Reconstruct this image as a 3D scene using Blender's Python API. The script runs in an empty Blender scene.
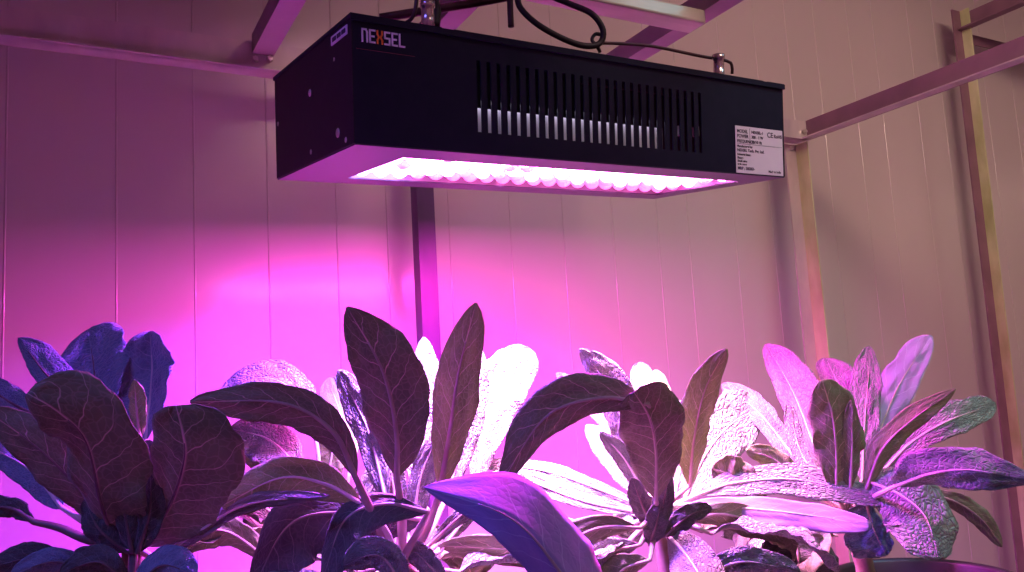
import bpy, bmesh, math, random
from mathutils import Vector, Matrix, noise
PI = math.pi
scene = bpy.context.scene
col = scene.collection

# ------------------------------------------------------------------ camera
F = 820.0
CAM = Vector((0, 0, 1.30))
# rows: camera right, camera down, camera forward, in room axes (X along back wall, Y depth, Z up)
RC = Matrix(((0.8793423598, -0.4728082243, -0.0566515417),
             (0.0069082886, 0.1316221980, -0.9912758812),
             (0.4761399896, 0.8712795074, 0.1190072698)))
cam_d = bpy.data.cameras.new('camera'); cam = bpy.data.objects.new('camera', cam_d); col.objects.link(cam)
cam_d.sensor_width = 36.0; cam_d.lens = F / 1024 * 36.0; cam_d.clip_start = 0.02
R3 = Matrix((RC[0], -RC[1], -RC[2])).transposed()
cam.matrix_world = Matrix.Translation(CAM) @ R3.to_4x4()
scene.camera = cam

def ray(px, py):
    return RC.transposed() @ Vector(((px - 512) / F, (py - 286) / F, 1.0))
def at(px, py, d):
    return CAM + ray(px, py) * d
CR, CD, CF = Vector(RC[0]), Vector(RC[1]), Vector(RC[2])

# ------------------------------------------------------------------ world, exposure, room light
w = bpy.data.worlds.new('room_air'); scene.world = w; w.use_nodes = True
bg = w.node_tree.nodes['Background']
bg.inputs[0].default_value = (0.62, 0.25, 0.37, 1); bg.inputs[1].default_value = 0.27
vs = scene.view_settings
vs.view_transform = 'Standard'; vs.look = 'None'; vs.exposure = 0.0; vs.gamma = 1.0; vs.use_curve_mapping = False

def area(name, loc, direction, sx, sy, energy, color, parent=None, spread=PI):
    l = bpy.data.lights.new(name, 'AREA'); l.shape = 'RECTANGLE'; l.size = sx; l.size_y = sy
    l.energy = energy; l.color = color; l.spread = spread
    o = bpy.data.objects.new(name, l); col.objects.link(o); o.location = loc
    o.rotation_euler = Vector(direction).to_track_quat('-Z', 'Y').to_euler()
    if parent: o.parent = parent
    return o
# warm ceiling tube over the right of the room, added blue and cool fill lights
area('warm_room_light', (1.15, -0.5, 2.44), (0.80, 1.0, -0.70), 1.2, 0.3, 15.0, (1.0, 0.67, 0.54), spread=2.0)
area('blue_fill_light', (-0.75, 0.05, 2.25), (0.75, 0.42, -1.0), 0.5, 0.25, 3.0, (0.14, 0.13, 1.0), spread=1.2)
area('cool_fill_light', (1.55, 0.25, 2.44), (-0.3, 0.45, -1.0), 0.5, 0.25, 2.2, (0.30, 0.75, 1.0), spread=1.3)

# ------------------------------------------------------------------ materials
def mat(name, color, rough=0.5, metal=0.0, spec=0.5, emit=None, estr=0.0, coat=0.0):
    m = bpy.data.materials.new(name); m.use_nodes = True
    b = m.node_tree.nodes['Principled BSDF']
    b.inputs['Base Color'].default_value = (*color, 1); b.inputs['Roughness'].default_value = rough
    b.inputs['Metallic'].default_value = metal; b.inputs['Specular IOR Level'].default_value = spec
    b.inputs['Coat Weight'].default_value = coat
    if emit: b.inputs['Emission Color'].default_value = (*emit, 1); b.inputs['Emission Strength'].default_value = estr
    return m
def noisy(name, c1, c2, scale=8, rough=0.5, metal=0.0, bump=0.1, stretch=(1, 1, 1), lo=0.35, hi=0.65, dist=0.002, coat=0.0, coatr=0.1):
    m = mat(name, c1, rough, metal); nt = m.node_tree; b = nt.nodes['Principled BSDF']
    tc = nt.nodes.new('ShaderNodeTexCoord'); mp = nt.nodes.new('ShaderNodeMapping'); mp.inputs['Scale'].default_value = stretch
    n = nt.nodes.new('ShaderNodeTexNoise'); n.inputs['Scale'].default_value = scale; n.inputs['Detail'].default_value = 6
    r = nt.nodes.new('ShaderNodeValToRGB'); r.color_ramp.elements[0].position = lo; r.color_ramp.elements[1].position = hi
    r.color_ramp.elements[0].color = (*c1, 1); r.color_ramp.elements[1].color = (*c2, 1)
    bp = nt.nodes.new('ShaderNodeBump'); bp.inputs['Strength'].default_value = bump; bp.inputs['Distance'].default_value = dist
    L = nt.links.new
    L(tc.outputs['Object'], mp.inputs[0]); L(mp.outputs[0], n.inputs['Vector']); L(n.outputs['Fac'], r.inputs[0])
    L(r.outputs[0], b.inputs['Base Color']); L(n.outputs['Fac'], bp.inputs['Height']); L(bp.outputs[0], b.inputs['Normal'])
    b.inputs['Coat Weight'].default_value = coat; b.inputs['Coat Roughness'].default_value = coatr
    return m

def leaf_mat(name, base, dark, vein, trans=0.22, net=0.35, bump=0.5, fuzz=0.15):
    m = mat(name, base, 0.55); nt = m.node_tree; N = nt.nodes.new; L = nt.links.new
    b = nt.nodes['Principled BSDF']; out = nt.nodes['Material Output']
    b.inputs['Sheen Weight'].default_value = fuzz; b.inputs['Specular IOR Level'].default_value = 0.35
    uv = N('ShaderNodeUVMap'); uv.uv_map = 'UVMap'
    sep = N('ShaderNodeSeparateXYZ'); L(uv.outputs[0], sep.inputs[0])
    def mth(op, a, b_=None, c=None, clamp=False):
        n = N('ShaderNodeMath'); n.operation = op; n.use_clamp = clamp
        for i, x in enumerate((a, b_, c)):
            if x is None: continue
            if isinstance(x, (int, float)): n.inputs[i].default_value = x
            else: L(x, n.inputs[i])
        return n.outputs[0]
    ns = N('ShaderNodeTexNoise'); ns.inputs['Scale'].default_value = 4.5; ns.inputs['Detail'].default_value = 2
    L(uv.outputs[0], ns.inputs['Vector'])
    au = mth('ABSOLUTE', mth('SUBTRACT', sep.outputs[0], 0.5))            # 0 midrib .. 0.5 margin
    jit = mth('MULTIPLY', mth('SUBTRACT', ns.outputs['Fac'], 0.5), 0.75)
    side = mth('MULTIPLY', mth('GREATER_THAN', sep.outputs[0], 0.5), 0.43)
    s = mth('ADD', mth('ADD', mth('SUBTRACT', mth('MULTIPLY', sep.outputs[1], 8.5), mth('MULTIPLY', mth('POWER', au, 0.85), 3.1)), jit), side)
    fr = mth('ABSOLUTE', mth('SUBTRACT', mth('FRACT', s), 0.5))
    lat = mth('SUBTRACT', 1.0, mth('DIVIDE', fr, mth('SUBTRACT', 0.050, mth('MULTIPLY', au, 0.075))), clamp=True)
    mid = mth('SUBTRACT', 1.0, mth('DIVIDE', au, mth('SUBTRACT', 0.050, mth('MULTIPLY', sep.outputs[1], 0.033))), clamp=True)
    mp = N('ShaderNodeMapping'); mp.inputs['Scale'].default_value = (12, 28, 1)
    mixv = N('ShaderNodeVectorMath'); mixv.operation = 'MULTIPLY_ADD'; L(ns.outputs['Color'], mixv.inputs[0])
    mixv.inputs[1].default_value = (0.09, 0.09, 0); L(uv.outputs[0], mixv.inputs[2])
    L(mixv.outputs[0], mp.inputs[0])
    vo = N('ShaderNodeTexVoronoi'); vo.feature = 'DISTANCE_TO_EDGE'; vo.inputs['Scale'].default_value = 1.0; L(mp.outputs[0], vo.inputs['Vector'])
    netm = mth('MULTIPLY', mth('SUBTRACT', 1.0, mth('DIVIDE', vo.outputs['Distance'], 0.10), clamp=True), net)
    vm = mth('MAXIMUM', mth('MAXIMUM', mth('MULTIPLY', lat, 0.9), mid), netm)
    c1 = N('ShaderNodeMix'); c1.data_type = 'RGBA'; c1.inputs[6].default_value = (*base, 1); c1.inputs[7].default_value = (*dark, 1)
    n2 = N('ShaderNodeTexNoise'); n2.inputs['Scale'].default_value = 3.2; n2.inputs['Detail'].default_value = 5; L(uv.outputs[0], n2.inputs['Vector'])
    L(mth('MULTIPLY_ADD', n2.outputs['Fac'], 3.0, -1.0, clamp=True), c1.inputs[0])
    c2 = N('ShaderNodeMix'); c2.data_type = 'RGBA'; L(c1.outputs[2], c2.inputs[6]); c2.inputs[7].default_value = (*vein, 1)
    L(vm, c2.inputs[0]); L(c2.outputs[2], b.inputs['Base Color'])
    hgt = mth('ADD', mth('MULTIPLY', mth('POWER', vo.outputs['Distance'], 0.5), 1.2), mth('MULTIPLY', vm, -0.8))
    bp = N('ShaderNodeBump'); bp.inputs['Strength'].default_value = bump * .6; bp.inputs['Distance'].default_value = 0.003
    L(hgt, bp.inputs['Height']); L(bp.outputs[0], b.inputs['Normal'])
    tr = N('ShaderNodeBsdfTranslucent'); L(c2.outputs[2], tr.inputs[0])
    mx = N('ShaderNodeMixShader'); mx.inputs[0].default_value = trans
    L(b.outputs[0], mx.inputs[1]); L(tr.outputs[0], mx.inputs[2]); L(mx.outputs[0], out.inputs[0])
    return m

M = {}
M['wall'] = noisy('wall_panel_paint', (0.52, 0.46, 0.45), (0.56, 0.49, 0.48), 3, 0.36, 0, 0.03, (1, 1, 0.15), coat=0.6, coatr=0.15)
M['wall'].node_tree.nodes['Principled BSDF'].inputs['Specular IOR Level'].default_value = 1.0
M['dark_steel'] = noisy('dark_post_paint', (0.075, 0.035, 0.10), (0.13, 0.06, 0.15), 14, 0.4, 0.2, 0.1, (1, 1, .4))
M['bead'] = noisy('pressed_bead_gloss_paint', (0.52, 0.46, 0.45), (0.56, 0.49, 0.48), 3, 0.3, 0.0, 0.0, coat=1.0, coatr=0.10)
M['rust'] = noisy('wall_rust_streak', (0.62, 0.55, 0.52), (0.50, 0.38, 0.30), 4, 0.4, 0, 0.03, (1, 1, 0.3))
M['ceil'] = noisy('ceiling_paint', (0.5, 0.42, 0.4), (0.55, 0.46, 0.44), 3, 0.6)
M['floor'] = noisy('floor_concrete', (0.25, 0.23, 0.22), (0.35, 0.32, 0.3), 9, 0.7)
M['steel'] = noisy('painted_angle_steel', (0.50, 0.42, 0.44), (0.62, 0.54, 0.52), 22, 0.38, 0.35, 0.12, (1, 1, 0.4))
M['worn'] = noisy('worn_angle_steel', (0.20, 0.15, 0.15), (0.60, 0.50, 0.44), 14, 0.42, 0.3, 0.2, (1, 1, 0.5), 0.3, 0.5)
M['flange'] = noisy('galvanised_flange_warm_light', (0.40, 0.46, 0.18), (0.70, 0.76, 0.42), 13, 0.4, 0.1, 0.15, (1, 1, 0.4))  # yellow of warm light on the side flange is put into the base colour
M['bar'] = noisy('cross_bar_paint', (0.30, 0.20, 0.28), (0.36, 0.25, 0.32), 14, 0.45, 0.1, 0.1)
M['rail'] = noisy('maroon_grey_rail_paint', (0.20, 0.10, 0.15), (0.26, 0.13, 0.19), 14, 0.45, 0.1, 0.1)
M['alu'] = noisy('pale_aluminium', (0.62, 0.60, 0.50), (0.75, 0.72, 0.62), 12, 0.35, 0.3, 0.08, (1, 4, 4))
M['bolt'] = mat('bolt_zinc', (0.75, 0.68, 0.66), 0.3, 0.8)
M['housing'] = noisy('black_powder_coat', (0.007, 0.007, 0.022), (0.010, 0.009, 0.026), 60, 0.5, 0, 0.06, dist=0.0005)
M['endcap'] = noisy('black_end_panel', (0.016, 0.008, 0.018), (0.020, 0.011, 0.022), 60, 0.45, 0, 0.06, dist=0.0005)
M['plate'] = mat('grey_bottom_plate', (0.034, 0.028, 0.050), 0.42, 0.1)
M['housing'].node_tree.nodes['Principled BSDF'].inputs['Specular IOR Level'].default_value = .22
M['endcap'].node_tree.nodes['Principled BSDF'].inputs['Specular IOR Level'].default_value = .22
M['tray'] = mat('grey_tray_wall', (.3, .2, .26), .35)
M['inside'] = mat('housing_inside', (0.01, 0.008, 0.015), 0.8)
M['fin'] = mat('heatsink_aluminium', (0.80, 0.80, 0.88), 0.42, 0.3, emit=None)
M['sticker'] = noisy('label_sticker', (0.80, 0.74, 0.78), (0.84, 0.78, 0.80), 30, 0.5, 0, 0.02)
M['ink'] = mat('label_ink', (0.05, 0.04, 0.06), 0.6)
M['logo_white'] = mat('logo_white_print', (0.85, 0.82, 0.85), 0.5)
M['logo_orange'] = mat('logo_orange_print', (1.0, 0.28, 0.03), 0.5)
M['logo_red'] = mat('logo_red_line', (0.30, 0.05, 0.10), 0.5)
M['chrome'] = mat('gland_chrome', (0.75, 0.66, 0.60), 0.22, 0.9)
M['wire'] = noisy('wire_rod_dark', (0.06, 0.03, 0.04), (0.12, 0.06, 0.07), 30, 0.4, 0.3)
M['cable'] = noisy('cable_rubber', (0.012, 0.008, 0.010), (0.03, 0.018, 0.02), 30, 0.5)
M['led_pink'] = mat('led_pink_glow', (1, .8, 1), 0.3, emit=(1.0, 0.20, 0.80), estr=26.0)
M['led_blue'] = mat('led_blue_glow', (1, .8, 1), 0.3, emit=(0.42, 0.30, 1.0), estr=26.0)
M['led_red'] = mat('led_red_glow', (1, .8, 1), 0.25, emit=(0.9, 0.13, 0.34), estr=0.9)
M['board'] = mat('led_board_glow', (0.8, 0.7, 0.8), 0.4, emit=(1.0, 0.10, 0.40), estr=0.6)
M['leaf_under'] = leaf_mat('leaf_underside_green_brown', (0.21, 0.26, 0.12), (0.15, 0.19, 0.09), (0.66, 0.56, 0.42), 0.24, 0.16, 0.3)
M['leaf_green'] = leaf_mat('leaf_olive_green', (0.28, 0.42, 0.13), (0.18, 0.29, 0.09), (0.62, 0.64, 0.40), 0.26, 0.2, 0.4)
M['leaf_pale'] = leaf_mat('leaf_crinkled_pale_green', (0.40, 0.50, 0.38), (0.20, 0.26, 0.20), (0.55, 0.52, 0.46), 0.20, 0.25, 1.7)
M['leaf_top'] = leaf_mat('leaf_blue_lit_top', (0.22, 0.33, 0.38), (0.13, 0.20, 0.26), (0.40, 0.46, 0.50), 0.12, 0.3, 0.8, 0.4)  # blue lamp light partly painted into the leaf colour
M['leaf_teal'] = leaf_mat('leaf_teal_top', (0.14, 0.27, 0.14), (0.10, 0.19, 0.11), (0.40, 0.48, 0.42), 0.05, 0.25, 0.8, 0.4)
M['leaf_mid'] = leaf_mat('leaf_blistered_green', (0.25, 0.30, 0.25), (0.11, 0.13, 0.12), (0.50, 0.48, 0.42), 0.14, 0.2, 1.2)
M['leaf_fuzzy'] = leaf_mat('leaf_furry_violet_lit_top', (0.30, 0.20, 0.42), (0.20, 0.15, 0.32), (0.42, 0.42, 0.55), 0.08, 0.05, 0.12, 1.0)  # furry leaf, its violet and magenta light painted into the colour
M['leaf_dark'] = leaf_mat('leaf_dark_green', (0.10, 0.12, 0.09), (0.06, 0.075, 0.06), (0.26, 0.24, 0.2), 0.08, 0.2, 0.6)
M['stalk'] = noisy('leaf_stalk', (0.34, 0.28, 0.22), (0.46, 0.40, 0.32), 40, 0.45, 0, 0.15)
M['stalk_pale'] = noisy('leaf_stalk_pale', (0.58, 0.55, 0.48), (0.68, 0.64, 0.56), 40, 0.45, 0, 0.15)
M['stalk_dark'] = noisy('leaf_stalk_dark', (0.12, 0.09, 0.07), (0.20, 0.15, 0.12), 40, 0.5, 0, 0.2)
M['stem'] = noisy('woody_stem', (0.20, 0.15, 0.10), (0.34, 0.25, 0.17), 45, 0.7, 0, 0.5)
M['pot'] = noisy('black_pot_plastic', (0.012, 0.010, 0.012), (0.02, 0.016, 0.018), 30, 0.45)
M['soil'] = noisy('potting_soil', (0.03, 0.02, 0.015), (0.09, 0.06, 0.04), 60, 0.95, 0, 0.9, dist=0.008)
M['bench'] = noisy('bench_board', (0.20, 0.17, 0.15), (0.28, 0.24, 0.21), 6, 0.6, 0, 0.1, (1, 8, 1))

# ------------------------------------------------------------------ helpers
def link(name, bm, m, parent=None, smooth=False, mtx=None):
    me = bpy.data.meshes.new(name)
    bmesh.ops.recalc_face_normals(bm, faces=bm.faces)
    bm.to_mesh(me); bm.free()
    for x in (m if isinstance(m, (list, tuple)) else [m]): me.materials.append(x)
    if smooth: me.polygons.foreach_set('use_smooth', [True] * len(me.polygons))
    o = bpy.data.objects.new(name, me); col.objects.link(o)
    if parent: o.parent = parent
    if mtx is not None: o.matrix_world = mtx
    return o
def tag(o, label=None, cat=None, group=None, kind=None):
    if label: o['label'] = label
    if cat: o['category'] = cat
    if group: o['group'] = group
    if kind: o['kind'] = kind
    return o
def empty(name, loc=(0, 0, 0)):
    o = bpy.data.objects.new(name, None); col.objects.link(o); o.location = loc; o.empty_display_size = 0.05
    return o
def box(bm, x0, x1, y0, y1, z0, z1, bev=0.0, mi=0):
    vs_ = [bm.verts.new((x, y, z)) for x in (x0, x1) for y in (y0, y1) for z in (z0, z1)]
    f = [(0, 1, 3, 2), (4, 6, 7, 5), (0, 4, 5, 1), (2, 3, 7, 6), (0, 2, 6, 4), (1, 5, 7, 3)]
    fs = [bm.faces.new([vs_[i] for i in q]) for q in f]
    for q in fs: q.material_index = mi
    if bev:
        es = list({e for q in fs for e in q.edges})
        bmesh.ops.bevel(bm, geom=es, offset=bev, segments=2, affect='EDGES', profile=0.5)
def crom(P, n):
    P = [Vector(p) for p in P]
    if len(P) == 2: P = [P[0], (P[0] + P[1]) / 2, P[1]]
    Q = [P[0] * 2 - P[1]] + P + [P[-1] * 2 - P[-2]]
    cum = [0]
    for i in range(len(P) - 1): cum.append(cum[-1] + (P[i + 1] - P[i]).length)
    out = []
    for k in range(n + 1):
        s = cum[-1] * k / n; i = 0
        while i < len(P) - 2 and s > cum[i + 1]: i += 1
        t = (s - cum[i]) / max(1e-9, cum[i + 1] - cum[i])
        a, b, c, d = Q[i], Q[i + 1], Q[i + 2], Q[i + 3]
        out.append(0.5 * ((2 * b) + (c - a) * t + (2 * a - 5 * b + 4 * c - d) * t * t + (3 * b - a - 3 * c + d) * t ** 3))
    return out
def tube(bm, P, R, seg=8, n=None, caps=True):
    if n: 
        P = crom(P, n)
    if not isinstance(R, (list, tuple)): R = [R] * len(P)
    if len(R) != len(P):
        R = [R[0] + (R[-1] - R[0]) * i / (len(P) - 1) for i in range(len(P))] if len(R) == 2 else \
            [R[min(len(R) - 2, int(i / (len(P) - 1) * (len(R) - 1)))] * (1 - (i / (len(P) - 1) * (len(R) - 1) - min(len(R) - 2, int(i / (len(P) - 1) * (len(R) - 1))))) +
             R[min(len(R) - 2, int(i / (len(P) - 1) * (len(R) - 1))) + 1] * (i / (len(P) - 1) * (len(R) - 1) - min(len(R) - 2, int(i / (len(P) - 1) * (len(R) - 1)))) for i in range(len(P))]
    prev = None; nrm = None; first = None
    for i, p in enumerate(P):
        t = (P[min(i + 1, len(P) - 1)] - P[max(i - 1, 0)]).normalized()
        if nrm is None:
            nrm = t.orthogonal().normalized()
        nrm = (nrm - t * nrm.dot(t)).normalized(); bn = t.cross(nrm)
        ring = [bm.verts.new(p + (nrm * math.cos(2 * PI * k / seg) + bn * math.sin(2 * PI * k / seg)) * R[i]) for k in range(seg)]
        if prev:
            for k in range(seg): bm.faces.new((prev[k], prev[(k + 1) % seg], ring[(k + 1) % seg], ring[k]))
        else: first = ring
        prev = ring
    if caps: bm.faces.new(first[::-1]); bm.faces.new(prev)
def lathe(bm, prof, seg=40, c=(0, 0)):
    rings = []
    for r, z in prof:
        rings.append([bm.verts.new((c[0] + r * math.cos(2 * PI * k / seg), c[1] + r * math.sin(2 * PI * k / seg), z)) for k in range(seg)])
    for a, b in zip(rings, rings[1:]):
        for k in range(seg): bm.faces.new((a[k], a[(k + 1) % seg], b[(k + 1) % seg], b[k]))
    return rings

# ------------------------------------------------------------------ room shell
WY = 1.42
def back_wall():
    bm = bmesh.new(); xs = []; x = -1.8
    prof = []
    rng = random.Random(4)
    rib = -1.8; k = 0
    while rib < 3.35:
        off = rng.uniform(-.012, .03)
        prof.append((rib, WY))
        # a shallow pressed bead: rounded ridge 9 mm wide
        wd, hh = (0.0016, 0.0010)
        for s in (-1, -.96, -.85, -.66, -.4, -.15, .15, .4, .66, .85, .96, 1):
            prof.append((rib + 0.025 + off + s * wd, WY - hh * math.sqrt(max(0, 1 - s * s)) ))
        rib += 0.121
    # tongue-and-groove seams between panels
    seams = [-0.55, 0.55 - 0.02, 1.45 - 0.02]
    vs_ = []
    for x, y in prof:
        
        vs_.append((x, y))
    zs = [0, 2.6]
    lo = [bm.verts.new((x, y, 0)) for x, y in vs_]; hi = [bm.verts.new((x, y, 2.6)) for x, y in vs_]
    for i in range(len(vs_) - 1): bm.faces.new((lo[i], lo[i + 1], hi[i + 1], hi[i]))
    for f in bm.faces:
        if abs(f.verts[0].co.x - f.verts[1].co.x) > .01:
            for e in f.edges: e.smooth = False
    b = [bm.verts.new((x, WY + .06, z)) for x, z in ((vs_[0][0], 0), (vs_[-1][0], 0), (vs_[-1][0], 2.6), (vs_[0][0], 2.6))]
    lo2 = [bm.verts.new(v.co) for v in lo]; hi2 = [bm.verts.new(v.co) for v in hi]; lo, hi = lo2, hi2
    bm.faces.new(b); bm.faces.new((lo[0], hi[0], b[3], b[0])); bm.faces.new((hi[-1], lo[-1], b[1], b[2]))
    bm.faces.new(hi + [b[2], b[3]]); bm.faces.new(lo[::-1] + [b[0], b[1]])
    o = link('wall_back', bm, [M['wall'], M['bead']])
    for i, p in enumerate(o.data.polygons):
        p.use_smooth = i < len(vs_) - 1
        if p.use_smooth and p.area < .004: p.material_index = 1
    tag(o, kind='structure'); return o
back_wall()
bm = bmesh.new(); box(bm, 3.35, 3.42, -2.4, WY, 0, 2.6); tag(link('wall_right', bm, M['wall']), kind='structure')
bm = bmesh.new(); box(bm, -1.87, -1.8, -2.4, WY, 0, 2.6); tag(link('wall_left', bm, M['wall']), kind='structure')
bm = bmesh.new(); box(bm, -1.87, 3.42, -2.4, WY + .07, -0.06, 0); tag(link('floor', bm, M['floor']), kind='structure')
bm = bmesh.new(); box(bm, -1.87, 3.42, -2.4, WY + .07, 2.6, 2.66); tag(link('ceiling', bm, M['ceil']), kind='structure')

# unseen fittings added for the warm, blue and cool room lights
def batten(x, y, z, sx, sy, label, glow, rz=0):
    t = empty('unseen_ceiling_lamp', (x, y, z)); tag(t, label, 'ceiling lamp')
    bm = bmesh.new(); box(bm, -sx / 2 - .02, sx / 2 + .02, -sy / 2 - .02, sy / 2 + .02, 0.03, 0.07, .004)
    box(bm, -.01, .01, -.01, .01, 0.07, 2.6 - z); link('lamp_body', bm, M['alu'], t)
    return t
batten(1.15, -0.5, 2.45, 1.25, .34, 'long ceiling lamp giving warm light at the right', None)
batten(-0.75, 0.05, 2.25, .5, .3, 'added unseen lamp giving blue fill light above the left plant', None)
batten(1.55, 0.25, 2.45, .5, .3, 'added unseen lamp giving cool fill light behind the viewer', None)

# ------------------------------------------------------------------ rack frames
ZR = 1.30 + 0.526; ZT = 1.30 + 0.573
def angle_x(bm, x0, x1, y, z0, z1, t=0.003, fl=0.03):     # upright face towards -Y, flange going back at the bottom
    box(bm, x0, x1, y, y + t, z0, z1); box(bm, x0, x1, y - .008, y + fl, z0, z0 + t)
rack = empty('rack_frame', (1.52, 1.32, 0)); tag(rack, 'steel angle rack whose rails carry the grow light, in front of the wall', 'rack')
def rk(name, bm, m, parent=rack):
    o = link(name, bm, m); o.parent = parent; o.matrix_parent_inverse = Matrix.Translation(parent.location).inverted(); return o
bm = bmesh.new(); angle_x(bm, -1.2, 1.515, 1.30, ZR, ZT); rk('back_rail', bm, M['steel'])
bm = bmesh.new(); box(bm, 1.517, 1.520, -0.6, 1.298, ZR, ZT); box(bm, 1.492, 1.517, -0.6, 1.298, ZR, ZR + .003, mi=1); rk('side_rail', bm, [M['rail'], M['steel']])
# corner post: angle section open towards the viewer
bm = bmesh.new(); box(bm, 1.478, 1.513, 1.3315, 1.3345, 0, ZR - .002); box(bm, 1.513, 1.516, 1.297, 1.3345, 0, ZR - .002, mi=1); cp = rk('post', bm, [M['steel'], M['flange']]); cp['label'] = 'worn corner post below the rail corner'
bm = bmesh.new(); box(bm, 0.545, 0.578, 1.331, 1.334, 0, ZT); box(bm, 0.545, 0.548, 1.334, 1.360, 0, ZT); rk('post', bm, M['dark_steel'])
for xc in (0.275, 0.51, 0.872):
    bm = bmesh.new(); box(bm, xc - .017, xc + .017, -0.6, 1.299, ZR + .026, ZR + .029); box(bm, xc - .017, xc - .014, -0.6, 1.299, ZR + .029, ZR + .058)
    rk('cross_bar', bm, M['bar'])
for x, y, z in ((1.508, 1.294, ZR + .020), (1.494, 1.325, ZR - .012), (0.262, 1.294, ZR + .016), (0.285, 1.294, ZR + .020), (0.83, 0.95, ZR + 0.02)):
    bm = bmesh.new()
    bmesh.ops.create_cone(bm, cap_ends=True, segments=6, radius1=.006, radius2=.0045, depth=.006, matrix=Matrix.Translation((x, y, z)) @ Matrix.Rotation(PI / 2, 4, 'X'))
    rk('bolt', bm, M['bolt'])
bm = bmesh.new(); box(bm, 0.10, 0.852, 0.895, 0.935, ZR + .002, ZR + .024, .003); hb = rk('hanger_channel', bm, M['alu']); hb['label'] = 'pale channel bar that carries the hanging light'

rack2 = empty('rack_frame', (2.24, 1.34, 0)); tag(rack2, 'worn steel rack post with upper rail beyond the first rack, far right', 'rack')
def lean_box(bm, a, b, dx0, dx1, dy0, dy1, mi=0):
    vs_ = []
    for p in (a, b):
        for sx, sy in ((dx0, dy0), (dx1, dy0), (dx1, dy1), (dx0, dy1)):
            vs_.append(bm.verts.new((p[0] + sx, p[1] + sy, p[2])))
    for q in ((0, 1, 2, 3), (7, 6, 5, 4), (0, 4, 5, 1), (1, 5, 6, 2), (2, 6, 7, 3), (3, 7, 4, 0)): bm.faces.new([vs_[i] for i in q]).material_index = mi
bm = bmesh.new()
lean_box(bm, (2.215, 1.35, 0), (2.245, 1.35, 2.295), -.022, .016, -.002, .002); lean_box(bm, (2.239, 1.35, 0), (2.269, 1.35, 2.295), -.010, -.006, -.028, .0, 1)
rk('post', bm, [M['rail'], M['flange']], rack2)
bm = bmesh.new(); box(bm, 2.262, 2.266, -0.4, 1.348, 2.235, 2.285); box(bm, 2.236, 2.262, -0.4, 1.348, 2.235, 2.239); rk('side_rail', bm, M['rail'], rack2)
bm = bmesh.new(); box(bm, 2.262, 3.2, 1.352, 1.356, 2.205, 2.235); rk('back_rail', bm, M['rail'], rack2)

# ------------------------------------------------------------------ grow light
LT = Matrix(((0.99800564, -0.05785088, -0.02525922, 0.52786957),
             (0.05462201, 0.99199903, -0.11381722, 0.86396706),
             (0.03164155, 0.11221051, 0.99318055, 1.30 + 0.31927826), (0, 0, 0, 1)))
HX, HY, HZ = 0.30, 0.12908, 0.06148
gl = empty('grow_light'); gl.matrix_world = LT
tag(gl, 'black box grow light hanging from the rack, glowing pink underneath', 'grow light')
def front_panel():
    bm = bmesh.new(); y0, y1 = -HY, -HY + .0015
    zb, zt = -0.0400, 0.0340
    box(bm, -HX, HX, y0, y1, zt, HZ - .004); box(bm, -HX, HX, y0, y1, -HZ, zb)
    xs = [-0.1640 + (0.1485 + 0.1640) * i / 26 for i in range(27)]; hw = 0.0024
    prev = -HX
    for x in xs: box(bm, prev, x - hw, y0, y1, zb, zt); prev = x + hw
    box(bm, prev, HX, y0, y1, zb, zt)
    bmesh.ops.remove_doubles(bm, verts=bm.verts, dist=1e-5)
    return bm
link('front_panel', front_panel(), M['housing'], gl)
bm = bmesh.new(); box(bm, -HX, HX, HY - .0015, HY, -HZ, HZ - .004); link('back_panel', bm, M['housing'], gl)
for s in (-1, 1):
    bm = bmesh.new(); a, b = sorted((s * HX, s * (HX + .0012))); box(bm, a, b, -HY, HY, -HZ, HZ - .004); link('end_panel', bm, M['endcap'], gl)
bm = bmesh.new()
box(bm, -HX - .0025, -.2065, -HY - .002, HY + .002, HZ - .004, HZ); box(bm, -.1925, .262, -HY - .002, HY + .002, HZ - .004, HZ); box(bm, .27, HX + .0025, -HY - .002, HY + .002, HZ - .004, HZ)
box(bm, -.2065, -.1925, -HY + .01, HY + .002, HZ - .004, HZ); box(bm, .262, .27, -HY + .004, HY + .002, HZ - .004, HZ)
box(bm, -HX - .0025, HX + .0025, -HY - .003, -HY - .0004, HZ - .007, HZ - .001); link('lid', bm, M['housing'], gl)
# bottom plate with the opening for the light board
U0, U1, V0, V1 = -0.228, 0.268, -0.078, 0.086
bm = bmesh.new()
box(bm, -HX, HX, -HY, V0, -HZ - .0015, -HZ); box(bm, -HX, HX, V1, HY, -HZ - .0015, -HZ)
box(bm, -HX, U0, V0, V1, -HZ - .0015, -HZ); box(bm, U1, HX, V0, V1, -HZ - .0015, -HZ); link('bottom_plate', bm, M['plate'], gl)
bm = bmesh.new(); box(bm, U0 - .004, U1 + .004, V0 - .004, V1 + .004, -HZ + .0085, -HZ + .0115); board = link('led_board', bm, M['board'], gl)
bm = bmesh.new()
for q in ((U0 - .002, U1 + .002, V0 - .002, V0), (U0 - .002, U1 + .002, V1, V1 + .002), (U0 - .002, U0, V0, V1), (U1, U1 + .002, V0, V1)): box(bm, *q, -HZ, -HZ + .010)
link('light_tray', bm, M['tray'], gl)
rng = random.Random(3)
for i in range(20):
    for j in range(5):
        x = U0 + (i + .5) * (U1 - U0) / 20; y = V0 + (j + .5) * (V1 - V0) / 5
        bm = bmesh.new(); pr = []
        for k in range(6):
            a = k / 5 * PI / 2; pr.append((.0098 * math.cos(a) + .0001, -HZ + .0085 - .0085 * math.sin(a)))
        lathe(bm, pr, 14, (x, y))
        m = M['led_blue'] if i < 3 and j > 2 else (M['led_red'] if (j == 4 and i > 2) or (j == 3 and i > 4 and i % 3 != 0) or rng.random() < .08 else M['led_pink'])
        link('led_lens', bm, m, board, True)
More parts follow.
